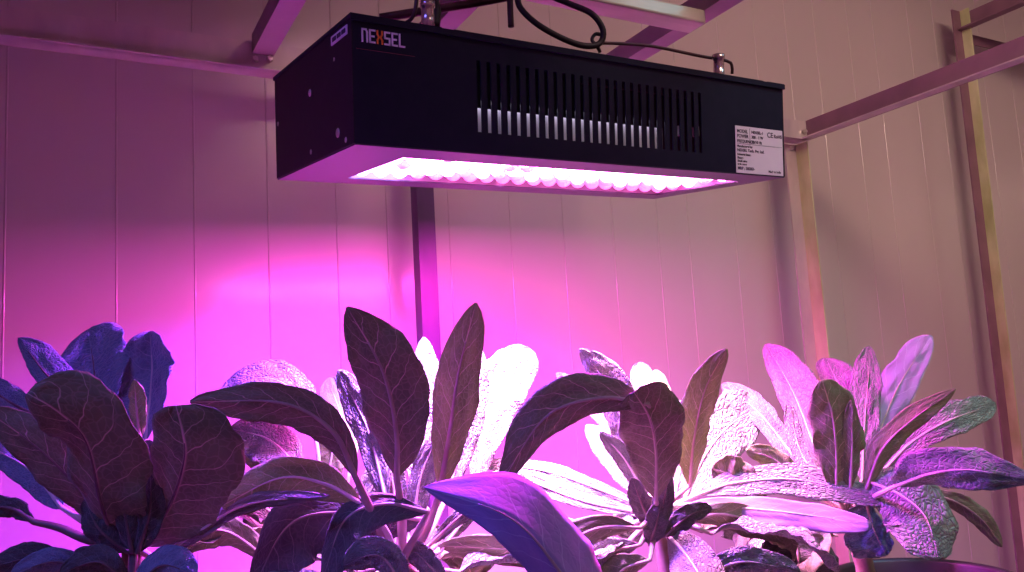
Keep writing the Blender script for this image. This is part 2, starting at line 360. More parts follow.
# heat sink fins seen through the slots
bm = bmesh.new(); box(bm, -.245, .092, -HY + .013, HY - .03, -HZ + .014, -HZ + .020)
for i in range(34):
    x = -.243 + i * .0100; box(bm, x, x + .0092, -HY + .011, HY - .03, -HZ + .020, -.0125)
link('heat_sink', bm, M['fin'], gl)
for x, z in ((0.1215, -.0135), (0.1485, -.0125)):
    bm = bmesh.new(); box(bm, x - .002, x + .002, -HY + .004, -HY + .012, z - .006, z + .006); link('fan_screw', bm, M['fin'], gl)
bm = bmesh.new(); box(bm, -.29, .29, -.03, -.028, -HZ + .012, HZ - .006); link('inner_baffle', bm, M['inside'], gl)
# screws on the left end panel
for y, z, r in ((-.0031, .0135, .0042), (.1186, .0029, .003), (-.086, -.0443, .005), (-.0019, -.0498, .003), (-.1076, -.0549, .003), (-.08, .030, .0022)):
    bm = bmesh.new(); bmesh.ops.create_uvsphere(bm, u_segments=12, v_segments=6, radius=r, matrix=Matrix.Translation((-HX - .001, y, z)) @ Matrix.Diagonal((.35, 1, 1, 1)))
    link('screw', bm, M['bolt'], gl, True)
bm = bmesh.new(); box(bm, -HX - .0022, -HX - .0012, -.119, -.075, .0445, .0535); link('end_sticker', bm, M['sticker'], gl)
for k in range(3):
    bm = bmesh.new(); box(bm, -HX - .0028, -HX - .0022, -.116 + .013 * k, -.106 + .013 * k, .047, .051); link('sticker_mark', bm, M['ink'], gl)
# logo strokes
def stroke(bm, pts, wd, ox, oz, sx, sz):
    for (x0, z0), (x1, z1) in zip(pts, pts[1:]):
        a = Vector((ox + x0 * sx, oz + z0 * sz)); b = Vector((ox + x1 * sx, oz + z1 * sz)); d = (b - a).normalized(); n = Vector((-d.y, d.x)) * wd / 2
        a = a - d * wd / 2; b = b + d * wd / 2; q = [a + n, a - n, b - n, b + n]
        y0, y1 = -HY - .0006, -HY + .0002
        f = [bm.verts.new((p.x, y0, p.y)) for p in q]; g = [bm.verts.new((p.x, y1, p.y)) for p in q]
        bm.faces.new(f); bm.faces.new(g[::-1])
        for k in range(4): bm.faces.new((f[k], g[k], g[(k + 1) % 4], f[(k + 1) % 4]))
G = {'n': [[(0, 0), (0, 1), (.75, 1), (1, .8), (1, 0)]], 'E': [[(1, 1), (0, 1), (0, 0), (1, 0)], [(0, .5), (.8, .5)]],
     'X': [[(0, 1), (0, .75), (.3, .5), (0, .25), (0, 0)], [(1, 1), (1, .75), (.7, .5), (1, .25), (1, 0)], [(.3, .5), (.7, .5)]],
     'S': [[(1, 1), (0, 1), (0, .5), (1, .5), (1, 0), (0, 0)]], 'L': [[(0, 1), (0, 0), (1, 0)]]}
pl = empty('logo'); pl.parent = gl
for i, ch in enumerate('nEXSEL'):
    bm = bmesh.new()
    for s in G[ch]: stroke(bm, s, .0017, -.2905 + i * .0077, .0365, .0048, .0115)
    link('letter', bm, M['logo_orange'] if ch == 'X' else M['logo_white'], pl)
bm = bmesh.new(); box(bm, -.297, -.236, -HY - .0003, -HY + .0002, .0285, .0288); link('print_line', bm, M['logo_red'], pl)

def text_obj(body, size, x, z, parent, m, name='printed_text', bold=0.0):
    cu = bpy.data.curves.new(name, 'FONT'); cu.body = body; cu.size = size; cu.extrude = 0.0001; cu.offset = bold
    t = bpy.data.objects.new(name, cu); col.objects.link(t); bpy.context.view_layer.update()
    me = bpy.data.meshes.new_from_object(t.evaluated_get(bpy.context.evaluated_depsgraph_get()))
    bpy.data.objects.remove(t); me.materials.clear(); me.materials.append(m)
    o = bpy.data.objects.new(name, me); col.objects.link(o); o.parent = parent
    o.rotation_euler = (PI / 2, 0, 0); o.location = (x, -HY - .0009, z); return o
lab = bmesh.new(); box(lab, .2092, .2972, -HY - .0007, -HY + .0001, -.0610, -.0010)
lab = link('rating_label', lab, M['sticker'], gl)
X0 = .2115
for body, size, x, z in (('MODEL', .0060, X0, -.0095), ('NEXSEL-1', .0052, X0 + .0265, -.0092), ('POWER', .0060, X0, -.0158), ('300 - 1 W', .0052, X0 + .0265, -.0155),
                         ('FREQUENCY', .0054, X0, -.0221), ('50/60 Hz', .0052, X0 + .0265, -.0218), ('Manufactured by:', .0040, X0, -.0280), ('NEXSEL Tech. Pvt. Ltd.', .0052, X0, -.0335),
                         ('Industrial Estate', .0038, X0, -.0385), ('Phone:', .0038, X0, -.0430), ('Email: sales', .0038, X0, -.0470), ('web: www', .0038, X0, -.0510),
                         ('MRP : 50000/-', .0054, X0, -.0568), ('CE', .0095, X0 + .0560, -.0118), ('RoHS', .0065, X0 + .0690, -.0118), ('Made in India', .0044, X0 + .0570, -.0580)):
    text_obj(body, size, x, z, lab, M['ink'], bold=.00012)
bm = bmesh.new(); box(bm, X0, .2955, -HY - .0010, -HY - .0006, -.0238, -.0235); link('label_line', bm, M['ink'], lab)
bm = bmesh.new(); box(bm, X0 + .0235, X0 + .0238, -HY - .0010, -HY - .0006, -.0235, -.0030); link('label_line', bm, M['ink'], lab)
# chrome glands with the bent wire bail
for gx, gy in ((-.2125, -.112), (.2010, -.112)):
    bm = bmesh.new(); lathe(bm, [(.0005, HZ), (.0095, HZ), (.0095, HZ + .003), (.007, HZ + .004), (.0065, HZ + .024), (.0078, HZ + .025), (.0078, HZ + .031), (.0005, HZ + .031)], 20, (gx, gy))
    link('gland', bm, M['chrome'], gl, True)
# light given off by the board
def lamp_light(name, x, y, sx, sy, e, c, spread=2.35):
    l = bpy.data.lights.new(name, 'AREA'); l.shape = 'RECTANGLE'; l.size = sx; l.size_y = sy; l.energy = e; l.color = c
    o = bpy.data.objects.new(name, l); col.objects.link(o); o.parent = gl; o.location = (x, y, -HZ - .010); l.spread = spread; return o
lamp_light('board_light', .04, .004, .44, .15, 23.0, (1.0, 0.010, 0.66), PI)
lamp_light('board_light_white', .02, .004, .46, .15, 25.0, (1.0, 0.34, 0.72), 1.5)
lamp_light('board_light_blue', -.17, .004, .10, .15, 25.0, (0.22, 0.04, 1.0), 2.6)

l = bpy.data.lights.new('board_leak_fill', 'AREA'); l.shape = 'RECTANGLE'; l.size = .325; l.size_y = .006; l.energy = .045; l.color = (.85, .75, 1.0)  # added strip light inside the housing, brightens the fins behind the slots
o = bpy.data.objects.new('board_leak_fill', l); col.objects.link(o); o.parent = gl; o.location = (-.076, -HY + .0075, -.006)

def world_tube(name, pts, r, m, label, cat, n=40, seg=10):
    base = Vector(pts[-1]) if not isinstance(pts[-1], Vector) else pts[-1].copy()
    bm = bmesh.new(); tube(bm, [Vector(p) - base for p in pts], r, seg, n)
    o = link(name, bm, m, None, True); o.location = base
    if label: tag(o, label, cat)
    return o
LP = lambda x, y, z: LT @ Vector((x, y, z))
world_tube('wire_bail', [LP(-.2125, -.112, HZ + .028), LP(-.2125, -.112, HZ + .045), LP(-.16, -.10, HZ + .075), LP(-.10, -.09, HZ + .085)], .0028, M['wire'], 'dark bent wire rising from the left gland of the grow light', 'wire')
world_tube('wire_bail', [at(598, 44, .98), at(604, 43, .98), at(650, 46, 1.01), at(700, 56, 1.05), at(727, 61, 1.07), at(732, 66, 1.075), at(732, 74, 1.078)], .0020, M['wire'], 'thin dark wire running along the lid to the right gland', 'wire')
world_tube('wire_bail', [at(386, 31, .93), at(404, 24, .91), at(414, 14, .90), at(418, -14, .90)], .0022, M['wire'], 'thin curved wire left of the left gland', 'wire')
world_tube('power_cable', [at(512, -40, .93), at(517, -4, .93), at(522, 10, .93), at(540, 26, .93), at(566, 40, .94), at(586, 46, .95), at(600, 43, .96), at(603, 30, .96), at(592, 14, .96), at(570, 4, .97), at(540, -8, .98), at(510, -20, 1.0)], .0036, M['cable'], 'black cable looping above the middle of the grow light', 'cable', 80)
world_tube('hanging_chain_hook', [at(605, 36, .97), at(596, 34, .97), at(592, 40, .965), at(597, 46, .965), at(600, 52, .97)], .0022, M['cable'], 'small black hook where the cable loop meets the wire', 'hook', 24)
world_tube('power_cable', [at(433, -30, .90), at(434, 0, .89), at(436, 12, .885), at(435, 26, .88)], .0055, M['cable'], 'thick black cable entering the lid beside the left gland', 'cable', 20)
world_tube('hanging_rod', [at(510, -30, 1.0), at(510, 0, 1.0), at(511, 27, 1.0)], .0038, M['wire'], 'short dark rod hanging left of the cable loop', 'rod', 10)
world_tube('hanging_rod', [at(380, 18, 1.04), at(430, 10, 1.04), at(480, 2, 1.04), at(530, -8, 1.04)], .0055, M['wire'], 'dark slanting rod behind the left gland', 'rod', 10)

# ------------------------------------------------------------------ plants
def shape(t, a, b):
    p = a / (a + b); return (t ** a) * ((1 - t) ** b) / ((p ** a) * ((1 - p) ** b))
seedc = [0]
class Plant:
    def __init__(s, name, crown, label, pot_xy=None, pot_r=.105, top=1.02, stem_r=.010):
        s.crown = at(*crown); s.n = 0
        base = Vector((s.crown.x, s.crown.y, top)) if pot_xy is None else Vector((pot_xy[0], pot_xy[1], top))
        s.e = empty('potted_plant', (base.x, base.y, top - .16)); tag(s.e, label, 'plant', None)
        s.inv = Matrix.Translation(s.e.location).inverted()
        h = .16
        bm = bmesh.new()
        lathe(bm, [(.001, 0), (pot_r * .74, 0), (pot_r * .95, h - .03), (pot_r * .96, h - .022), (pot_r * 1.03, h - .020), (pot_r * 1.05, h - .002), (pot_r * 1.03, h), (pot_r * .98, h), (pot_r * .95, h - .004), (pot_r * .90, h - .04), (pot_r * .70, .006), (.001, .006)], 56)
        link('pot', bm, M['pot'], s.e, True)
        bm = bmesh.new(); rg = lathe(bm, [(.001, h - .022), (pot_r * .3, h - .020), (pot_r * .6, h - .023), (pot_r * .90, h - .026), (pot_r * .88, h - .045), (.001, h - .045)], 40); link('soil', bm, M['soil'], s.e)
        bm = bmesh.new(); b0 = Vector((s.e.location.x + (s.crown.x - s.e.location.x) * .8, s.e.location.y + (s.crown.y - s.e.location.y) * .8, top - .03))
        dd = math.hypot(b0.x - s.e.location.x, b0.y - s.e.location.y)
        if dd > pot_r * .8: k = pot_r * .8 / dd; b0.x = s.e.location.x + (b0.x - s.e.location.x) * k; b0.y = s.e.location.y + (b0.y - s.e.location.y) * k
        tube(bm, [b0, (b0 + s.crown) / 2 + Vector((.004, -.004, 0)), s.crown], [stem_r * 1.1, stem_r, stem_r * 1.05], 12, 14)
        for v in bm.verts: v.co += noise.noise_vector(v.co * 60) * .002
        s.part('stem', bm, M['stem'], s.e, True)
    def part(s, name, bm, m, parent, smooth=True):
        bm.transform(s.inv); return link(name, bm, m, parent, smooth)
    def leaf(s, pts, wl, wr, zl=.25, zr=.25, a=.95, b=.5, pet=None, m='leaf_under', pm='stalk', cr=.0016, wave=.13, pr=.0030, n=30, cup=0.0, label=None, flat=False):
        """pts: midrib from blade base to tip; wl / wr: half widths either side; zl / zr: how far each half leans away from the viewer"""
        seedc[0] += 1; sd = seedc[0] * 3.17
        P3 = [p if isinstance(p, Vector) else at(*p) for p in pts]
        C = crom(P3, n); bm = bmesh.new(); uvl = bm.loops.layers.uv.new('UVMap'); K = 7
        cols = list(range(-K, K + 1)); grid = []; uvs = {}
        for i, c in enumerate(C):
            t = i / n
            T = (C[min(i + 1, n)] - C[max(i - 1, 0)]); d = (c - CAM).dot(CF)
            tx, ty = T.dot(CR), T.dot(CD)
            # in-picture-plane perpendicular of the midrib, at true size
            L_ = math.hypot(tx, ty) or 1; left = (CR * ty - CD * tx) / L_; BK = CF
            if flat: left = T.cross(Vector((0, 0, 1))).normalized() * -1; BK = left.cross(T).normalized(); BK = BK if BK.z > 0 else -BK
            tt = min(max(t, .004), .998); sh = shape(tt, a, b)
            row = []
            for k in cols:
                u = k / K; au = abs(u); side = wl if u < 0 else wr; z = zl if u < 0 else zr
                W = side * d / F * sh
                ww = W * (1 + (.16 * noise.noise(Vector((sd, t * 5, 3 if u < 0 else 8))) + .09 * noise.noise(Vector((sd, t * 15, 5 if u < 0 else 9)))) * au)
                p = c + left * (-u * ww) + BK * (z * au * W + cup * au * au * W)
                p += BK * (wave * W * au * au * math.sin(t * 17 + sd + (2 if u > 0 else 0)))
                p += BK * (cr * min(1, sh * 1.5) * 1.4 * (noise.noise(Vector((u * 2.6 + sd, t * 8, sd))) + .7 * noise.noise(Vector((u * 6 + sd, t * 18, sd)))) * (1 if au > .05 else .2))
                v = bm.verts.new(p); row.append(v); uvs[v] = (.5 + .5 * u, t)
            grid.append(row)
        for i in range(n):
            for k in range(2 * K):
                f = bm.faces.new((grid[i][k], grid[i][k + 1], grid[i + 1][k + 1], grid[i + 1][k]))
                for lp in f.loops: lp[uvl].uv = uvs[lp.vert]
        bm.normal_update()
        bmesh.ops.solidify(bm, geom=bm.faces[:], thickness=.0006)
        lf = s.part('leaf', bm, M[m], s.e)
        if label: lf['label'] = label
        bm = bmesh.new()
        R0 = []
        Q = []
        if pet is not None:
            pp = [s.crown if q == 'c' else at(*q) for q in pet] + [P3[0]]
            Q = crom(pp, 12)[:-1]
        mid = C[:int(n * .86)]
        Q2 = Q + mid; nn = len(Q2)
        R = []
        for i in range(nn):
            if i < len(Q): R.append(pr * (1.45 - .73 * i / max(1, len(Q))))
            else: R.append(pr * .72 * (1 - .86 * (i - len(Q)) / max(1, len(mid))))
        tube(bm, Q2, R, 8)
        s.part('petiole', bm, M[pm], lf)
        return lf

def filler(P, count, seed, mats, L=(.13, .19), az=(-40, 220), el=(5, 40), dz=0.0):
    rg = random.Random(seed)
    for i in range(count):
        a = math.radians(az[0] + (az[1] - az[0]) * (i + rg.random() * .7) / count); e = math.radians(rg.uniform(*el)); l = rg.uniform(*L)
        h = Vector((math.cos(a), math.sin(a), 0)); o = P.crown + Vector((0, 0, dz)) + h * .03
        p1 = o + h * l * .35 * math.cos(e) + Vector((0, 0, l * .35 * math.sin(e)))
        p2 = p1 + h * l * .45 * math.cos(e - .45) + Vector((0, 0, l * .45 * math.sin(e - .45)))
        p3 = p2 + h * l * .30 * math.cos(e - 1.0) + Vector((0, 0, l * .30 * math.sin(e - 1.0)))
        m = mats[i % len(mats)]
        w_ = rg.uniform(24, 32) / .9
        P.leaf([o + (p1 - o) * .5, p1, p2, p3], w_, w_, .25, .25, .75, .45, ['c'], m, 'stalk_pale' if m == 'leaf_pale' else 'stalk', cr=.004, flat=True)

def build_plants():
    # ---------------- A : dark plant on the left
    A = Plant('a', (134, 546, .72), 'dark leafy potted plant at the far left with blue lit leaf tips')
    A.leaf([(114, 540, .70), (100, 500, .66), (86, 442, .63), (58, 412, .61), (27, 393, .60)], 32, 54, .35, .15, .62, .34, ['c'], 'leaf_under', 'stalk_dark', label='large dark leaf facing the viewer at the left')
    A.leaf([(146, 546, .70), (172, 500, .67), (184, 460, .64), (183, 436, .63), (176, 406, .62)], 38, 56, .1, .3, .66, .28, ['c'], 'leaf_under', 'stalk_dark')
    A.leaf([(120, 540, .71), (90, 500, .69), (40, 450, .67), (-14, 410, .66)], 26, 26, .2, .3, .55, .5, ['c'], 'leaf_under', 'stalk_dark')
    A.leaf([(62, 508, .75), (30, 470, .77), (-16, 444, .79)], 16, 12, -.4, 1.0, .6, .6, [(118, 542, .72), (90, 525, .72)], 'leaf_top', 'stalk_pale', label='narrow blue lit leaf at the left edge')
    A.leaf([(46, 420, .80), (10, 402, .83), (-30, 374, .86)], 14, 13, .3, .8, .6, .6, [(110, 520, .74), (70, 450, .74)], 'leaf_top', 'stalk_dark')
    A.leaf([(90, 408, .82), (52, 380, .84), (32, 356, .86), (18, 338, .88)], 11, 17, -.2, .8, .7, .7, ['c', (120, 460, .78)], 'leaf_top', 'stalk_dark')
    A.leaf([(98, 425, .84), (96, 392, .87), (93, 360, .90), (88, 329, .93)], 38, 38, -.3, .1, .7, .42, ['c', (110, 470, .8)], 'leaf_top', 'stalk_dark', cr=.003)
    A.leaf([(146, 440, .84), (150, 400, .87), (152, 365, .90), (150, 331, .90)], 30, 33, -.4, -.9, .75, .45, ['c', (144, 480, .8)], 'leaf_top', 'stalk_pale', cr=.003)
    A.leaf([(140, 440, .76), (137, 412, .76), (134, 380, .76)], 9, 9, .3, .3, .8, .6, ['c', (142, 480, .76)], 'leaf_green', 'stalk')
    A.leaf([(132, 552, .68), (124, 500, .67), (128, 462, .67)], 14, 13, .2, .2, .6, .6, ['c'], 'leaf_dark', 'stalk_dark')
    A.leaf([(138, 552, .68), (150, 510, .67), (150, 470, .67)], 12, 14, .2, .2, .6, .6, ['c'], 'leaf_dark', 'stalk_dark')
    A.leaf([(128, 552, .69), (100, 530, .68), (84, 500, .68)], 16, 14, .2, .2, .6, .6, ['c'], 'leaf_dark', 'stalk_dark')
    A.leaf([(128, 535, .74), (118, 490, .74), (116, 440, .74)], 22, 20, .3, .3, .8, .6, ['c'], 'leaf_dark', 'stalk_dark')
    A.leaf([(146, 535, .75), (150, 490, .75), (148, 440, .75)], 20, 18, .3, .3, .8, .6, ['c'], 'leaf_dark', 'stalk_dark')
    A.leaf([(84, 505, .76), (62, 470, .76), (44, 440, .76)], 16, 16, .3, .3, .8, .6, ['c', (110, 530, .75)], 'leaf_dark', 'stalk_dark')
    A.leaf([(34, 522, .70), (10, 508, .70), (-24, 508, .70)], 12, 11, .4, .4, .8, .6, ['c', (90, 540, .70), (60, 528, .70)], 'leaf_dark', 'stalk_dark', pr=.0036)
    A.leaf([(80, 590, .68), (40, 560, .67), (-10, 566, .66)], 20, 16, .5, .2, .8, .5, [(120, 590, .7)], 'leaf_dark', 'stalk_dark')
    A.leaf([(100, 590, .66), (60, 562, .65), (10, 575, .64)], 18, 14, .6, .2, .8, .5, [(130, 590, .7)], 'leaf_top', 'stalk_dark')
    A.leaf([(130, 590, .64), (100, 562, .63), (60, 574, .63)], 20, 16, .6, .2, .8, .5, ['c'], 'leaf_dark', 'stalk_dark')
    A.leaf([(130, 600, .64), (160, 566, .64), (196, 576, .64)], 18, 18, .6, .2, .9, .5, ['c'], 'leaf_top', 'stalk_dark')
    A.leaf([(156, 560, .70), (200, 530, .69), (250, 504, .685), (330, 496, .68)], 8, 9, 1.6, .4, .5, .6, ['c'], 'leaf_pale', 'stalk_pale', label='long pale narrow leaf reaching right from the dark plant')
    A.leaf([(170, 515, .86), (205, 492, .87), (242, 484, .88)], 16, 12, .4, .3, .8, .6, ['c'], 'leaf_dark', 'stalk')
    # ---------------- B : centre plant with the tallest leaves
    Bp = Plant('b', (400, 566, .76), 'centre potted plant whose two dark tall leaves rise highest')
    Bp.leaf([(397, 478, .72), (396, 430, .70), (382, 370, .68), (347, 307, .66)], 30, 38, .1, .35, .85, .72, ['c', (402, 520, .74)], 'leaf_under', 'stalk', pr=.0042, label='tall dark leaf leaning left with a pointed tip')
    Bp.leaf([(440, 492, .76), (450, 430, .75), (459, 370, .74), (476, 303, .73)], 22, 23, .3, .2, .75, .62, ['c', (424, 535, .76)], 'leaf_green', 'stalk', pr=.0042, label='tall upright olive leaf in the centre')
    Bp.leaf([(357, 480, .70), (333, 432, .68), (282, 403, .66), (190, 402, .64)], 24, 20, .35, .1, .85, .62, [(394, 562, .75), (380, 530, .73)], 'leaf_under', 'stalk', pr=.0040, label='dark leaf arching left over the white leaf')
    Bp.leaf([(362, 504, .72), (325, 484, .71), (280, 478, .70), (221, 506, .69)], 26, 20, .2, .5, .8, .5, [(396, 564, .75), (385, 530, .73)], 'leaf_green', 'stalk_pale')
    Bp.leaf([(418, 500, .90), (424, 420, .95), (424, 337, 1.0)], 19, 18, .1, .1, .6, .6, ['c', (410, 540, .8)], 'leaf_pale', 'stalk_pale', cr=.004)
    Bp.leaf([(450, 490, .90), (468, 410, .94), (478, 346, .98)], 18, 18, .1, .1, .6, .55, ['c', (425, 540, .8)], 'leaf_pale', 'stalk', cr=.003)
    Bp.leaf([(476, 486, .96), (486, 430, 1.0), (505, 385, 1.04), (532, 350, 1.08)], 29, 24, .1, -.1, .75, .42, ['c', (440, 540, .82)], 'leaf_mid', 'stalk_pale', cr=.004, label='crinkled leaf glowing white right of centre')
    Bp.leaf([(386, 500, .80), (368, 430, .85), (338, 370, .90)], 17, 19, .2, -.2, .6, .55, ['c', (396, 540, .78)], 'leaf_pale', 'stalk_pale', cr=.003, label='pale leaf with a white edge behind the dark tall leaf')
    Bp.leaf([(425, 520, .75), (350, 512, .74), (290, 524, .73), (252, 590, .72)], 44, 22, -.2, .5, .8, .5, ['c'], 'leaf_dark', 'stalk')
    Bp.leaf([(428, 512, .73), (385, 504, .72), (345, 520, .71), (322, 580, .70)], 26, 12, -.5, .8, .8, .5, [(402, 560, .74)], 'leaf_dark', 'stalk')
    Bp.leaf([(410, 600, .70), (380, 556, .69), (342, 566, .69)], 16, 18, .4, .3, .8, .5, ['c'], 'leaf_pale', 'stalk')
    Bp.leaf([(395, 575, .72), (350, 530, .74), (300, 528, .76)], 14, 18, .6, .3, .8, .5, ['c'], 'leaf_pale', 'stalk_pale')
    Bp.leaf([(450, 590, .74), (420, 556, .74), (404, 548, .74)], 14, 12, .4, .3, .8, .5, ['c'], 'leaf_pale', 'stalk')
    Bp.leaf([(430, 545, .78), (462, 515, .78), (505, 480, .80)], 8, 8, .6, .4, .6, .6, ['c'], 'leaf_pale', 'stalk')
    Bp.leaf([(440, 552, .80), (480, 500, .84), (510, 466, .88)], 9, 9, .6, .4, .6, .6, ['c'], 'leaf_pale', 'stalk_pale')
    Bp.leaf([(398, 540, .80), (392, 480, .82), (376, 420, .84)], 16, 14, .3, .5, .7, .5, ['c'], 'leaf_pale', 'stalk_pale')
    Bp.leaf([(412, 540, .80), (420, 480, .82), (440, 430, .84)], 12, 14, .3, .5, .7, .5, ['c'], 'leaf_pale', 'stalk_pale')
    # ---------------- C : plant right of centre under the light
    C = Plant('c', (658, 512, .92), 'potted plant right of centre with one big leaf arching left')
    C.leaf([(648, 404, .76), (600, 398, .75), (545, 418, .74), (497, 490, .73)], 20, 27, .3, .3, .75, .85, ['c', (660, 470, .92), (656, 430, .84)], 'leaf_under', 'stalk', label='big dark leaf arching left with its tip hanging down')
    C.leaf([(656, 500, .84), (656, 455, .80), (650, 420, .77), (634, 392, .745)], 32, 36, .3, .4, .8, .35, ['c'], 'leaf_under', 'stalk', cr=.002)
    C.leaf([(640, 528, .84), (600, 528, .83), (540, 548, .82), (438, 546, .80)], 20, 18, .3, .3, .8, .7, ['c'], 'leaf_under', 'stalk')
    C.leaf([(640, 480, 1.0), (622, 420, 1.01), (604, 380, 1.01), (580, 349, 1.0)], 15, 22, .3, .3, .6, .6, ['c'], 'leaf_mid', 'stalk_pale', cr=.003)
    C.leaf([(656, 470, 1.10), (648, 410, 1.18), (640, 362, 1.26)], 15, 16, .1, -.1, .7, .42, ['c'], 'leaf_pale', 'stalk_pale', cr=.004)
    C.leaf([(664, 470, 1.08), (662, 410, 1.12), (656, 370, 1.15)], 12, 13, .3, .3, .7, .5, ['c'], 'leaf_green', 'stalk_pale')
    C.leaf([(640, 470, 1.08), (600, 410, 1.16), (556, 373, 1.24)], 11, 12, .3, -.3, .7, .6, ['c'], 'leaf_pale', 'stalk_pale')
    C.leaf([(690, 486, .94), (694, 440, .92), (705, 390, .90), (727, 349, .89)], 19, 16, .1, .4, .65, .55, ['c'], 'leaf_green', 'stalk', label='upright green leaf with a magenta half beside the white glare')
    C.leaf([(684, 500, .98), (705, 455, 1.05), (730, 425, 1.13), (762, 404, 1.22)], 26, 26, .6, -.8, .8, .5, ['c'], 'leaf_pale', 'stalk_pale', cr=.003)
    C.leaf([(640, 506, .96), (590, 486, .97), (540, 470, .98), (470, 462, 1.0)], 9, 8, -.8, 1.2, .5, .6, ['c'], 'leaf_pale', 'stalk_pale')
    C.leaf([(636, 512, .94), (580, 500, .95), (520, 478, .96), (486, 474, .97)], 7, 7, -.8, 1.2, .5, .6, ['c'], 'leaf_pale', 'stalk_pale')
    C.leaf([(645, 500, .98), (612, 455, 1.06), (586, 425, 1.12)], 14, 14, .2, -.2, .7, .6, ['c'], 'leaf_pale', 'stalk_pale')
    C.leaf([(648, 500, .92), (625, 460, .92), (600, 432, .92)], 10, 10, .5, .2, .7, .6, ['c'], 'leaf_pale', 'stalk_pale')
    C.leaf([(674, 500, 1.0), (684, 440, 1.1), (680, 400, 1.18)], 16, 16, 0, 0, .7, .5, ['c'], 'leaf_pale', 'stalk_pale')
    C.leaf([(660, 500, .90), (668, 460, .90), (676, 420, .90)], 10, 11, .4, .3, .7, .5, ['c'], 'leaf_green', 'stalk')
    C.leaf([(700, 494, .98), (735, 483, .99), (800, 480, 1.0), (886, 500, .99)], 14, 14, 1.0, -.8, .6, .45, ['c'], 'leaf_pale', 'stalk_pale', cr=.0012, label='long pale pink leaf lying to the right')
    C.leaf([(690, 504, .94), (740, 508, .93), (800, 514, .92), (872, 525, .91)], 11, 13, 1.0, -.8, .6, .45, ['c'], 'leaf_fuzzy', 'stalk_pale', cr=.001, label='long magenta leaf lying to the right in front')
    C.leaf([(690, 520, .90), (730, 515, .92), (800, 540, .94)], 14, 16, .4, .3, .7, .5, ['c'], 'leaf_under', 'stalk')
    C.leaf([(668, 535, .88), (690, 560, .83), (720, 610, .76)], 26, 26, .4, .2, .8, .5, ['c'], 'leaf_pale', 'stalk_pale', cr=.003)
    C.leaf([(690, 585, .82), (740, 562, .82), (800, 572, .82)], 14, 14, .5, .3, .8, .5, ['c'], 'leaf_pale', 'stalk_pale', cr=.003)
    C.leaf([(640, 545, .86), (600, 556, .85), (566, 590, .84)], 16, 16, .5, .3, .8, .5, ['c'], 'leaf_pale', 'stalk')
    C.leaf([(650, 560, .84), (620, 572, .83), (600, 610, .82)], 18, 16, .5, .3, .8, .5, ['c'], 'leaf_under', 'stalk')
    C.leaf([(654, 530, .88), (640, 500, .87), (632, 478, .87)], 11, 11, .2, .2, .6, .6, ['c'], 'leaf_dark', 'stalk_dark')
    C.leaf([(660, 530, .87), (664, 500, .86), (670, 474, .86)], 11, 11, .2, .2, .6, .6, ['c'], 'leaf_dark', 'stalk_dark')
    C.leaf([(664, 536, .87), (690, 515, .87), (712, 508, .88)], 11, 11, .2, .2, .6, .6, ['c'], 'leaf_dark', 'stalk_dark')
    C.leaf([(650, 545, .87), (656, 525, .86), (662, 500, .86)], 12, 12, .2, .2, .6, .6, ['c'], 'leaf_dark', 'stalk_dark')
    C.leaf([(766, 500, 1.0), (738, 478, 1.0), (712, 468, 1.0)], 14, 18, .2, .2, .7, .4, ['c'], 'leaf_under', 'stalk', cr=.004)
    # ---------------- D : right plant
    pD = at(925, 590, 1.06)
    D = Plant('d', (846, 512, 1.05), 'right hand potted plant with pink upright leaves, its pot rim showing', (pD.x, pD.y), .115, 1.022, .011)
    D.leaf([(832, 490, 1.10), (812, 440, 1.16), (792, 390, 1.22), (766, 344, 1.28)], 15, 25, .4, -.5, .7, .5, ['c'], 'leaf_mid', 'stalk_pale', cr=.004, label='tall crinkled pink leaf leaning left')
    D.leaf([(836, 494, 1.0), (836, 450, 1.0), (832, 415, 1.0), (822, 380, 1.0)], 22, 33, .1, .4, .7, .5, ['c'], 'leaf_under', 'stalk', cr=.002)
    D.leaf([(856, 470, 1.14), (850, 410, 1.20), (832, 372, 1.25), (826, 358, 1.27)], 14, 22, .3, -.4, .6, .35, ['c'], 'leaf_mid', 'stalk_pale', cr=.004)
    D.leaf([(862, 480, 1.10), (864, 430, 1.14), (868, 380, 1.18), (870, 346, 1.22)], 17, 15, .3, -.2, .6, .6, ['c'], 'leaf_mid', 'stalk', cr=.003)
    D.leaf([(868, 470, 1.14), (882, 425, 1.19), (902, 380, 1.24), (932, 336, 1.29)], 18, 16, .4, -.3, .7, .55, ['c'], 'leaf_fuzzy', 'stalk', cr=.003, label='violet leaf pointing up at the right')
    D.leaf([(866, 490, 1.0), (882, 450, .99), (912, 420, .98), (956, 389, .97)], 12, 13, .5, .1, .7, .7, ['c'], 'leaf_green', 'stalk', label='narrow olive leaf leaning right')
    D.leaf([(884, 470, 1.05), (912, 442, 1.05), (950, 420, 1.05), (996, 404, 1.12)], 14, 14, .9, -.6, .7, .5, ['c'], 'leaf_pale', 'stalk_pale')
    D.leaf([(896, 486, .90), (930, 474, .85), (970, 470, .82), (1034, 480, .80)], 22, 22, .8, .2, .65, .6, ['c', (868, 500, 1.02)], 'leaf_teal', 'stalk_pale', cr=.003, label='blue green leaf reaching the right edge')
    D.leaf([(870, 482, 1.0), (902, 496, .97), (926, 518, .95), (938, 560, .92)], 34, 42, .5, .1, .6, .32, ['c'], 'leaf_pale', 'stalk_pale', cr=.0022, label='crinkled pink leaf drooping over the pot rim')
    D.leaf([(866, 500, 1.0), (872, 525, .99), (886, 556, .99)], 14, 30, .3, .3, .7, .35, ['c'], 'leaf_top', 'stalk', cr=.004)
    D.leaf([(926, 492, 1.02), (960, 504, 1.02), (984, 522, 1.02), (1002, 547, 1.02)], 11, 9, .2, .4, .7, .6, ['c'], 'leaf_under', 'stalk')
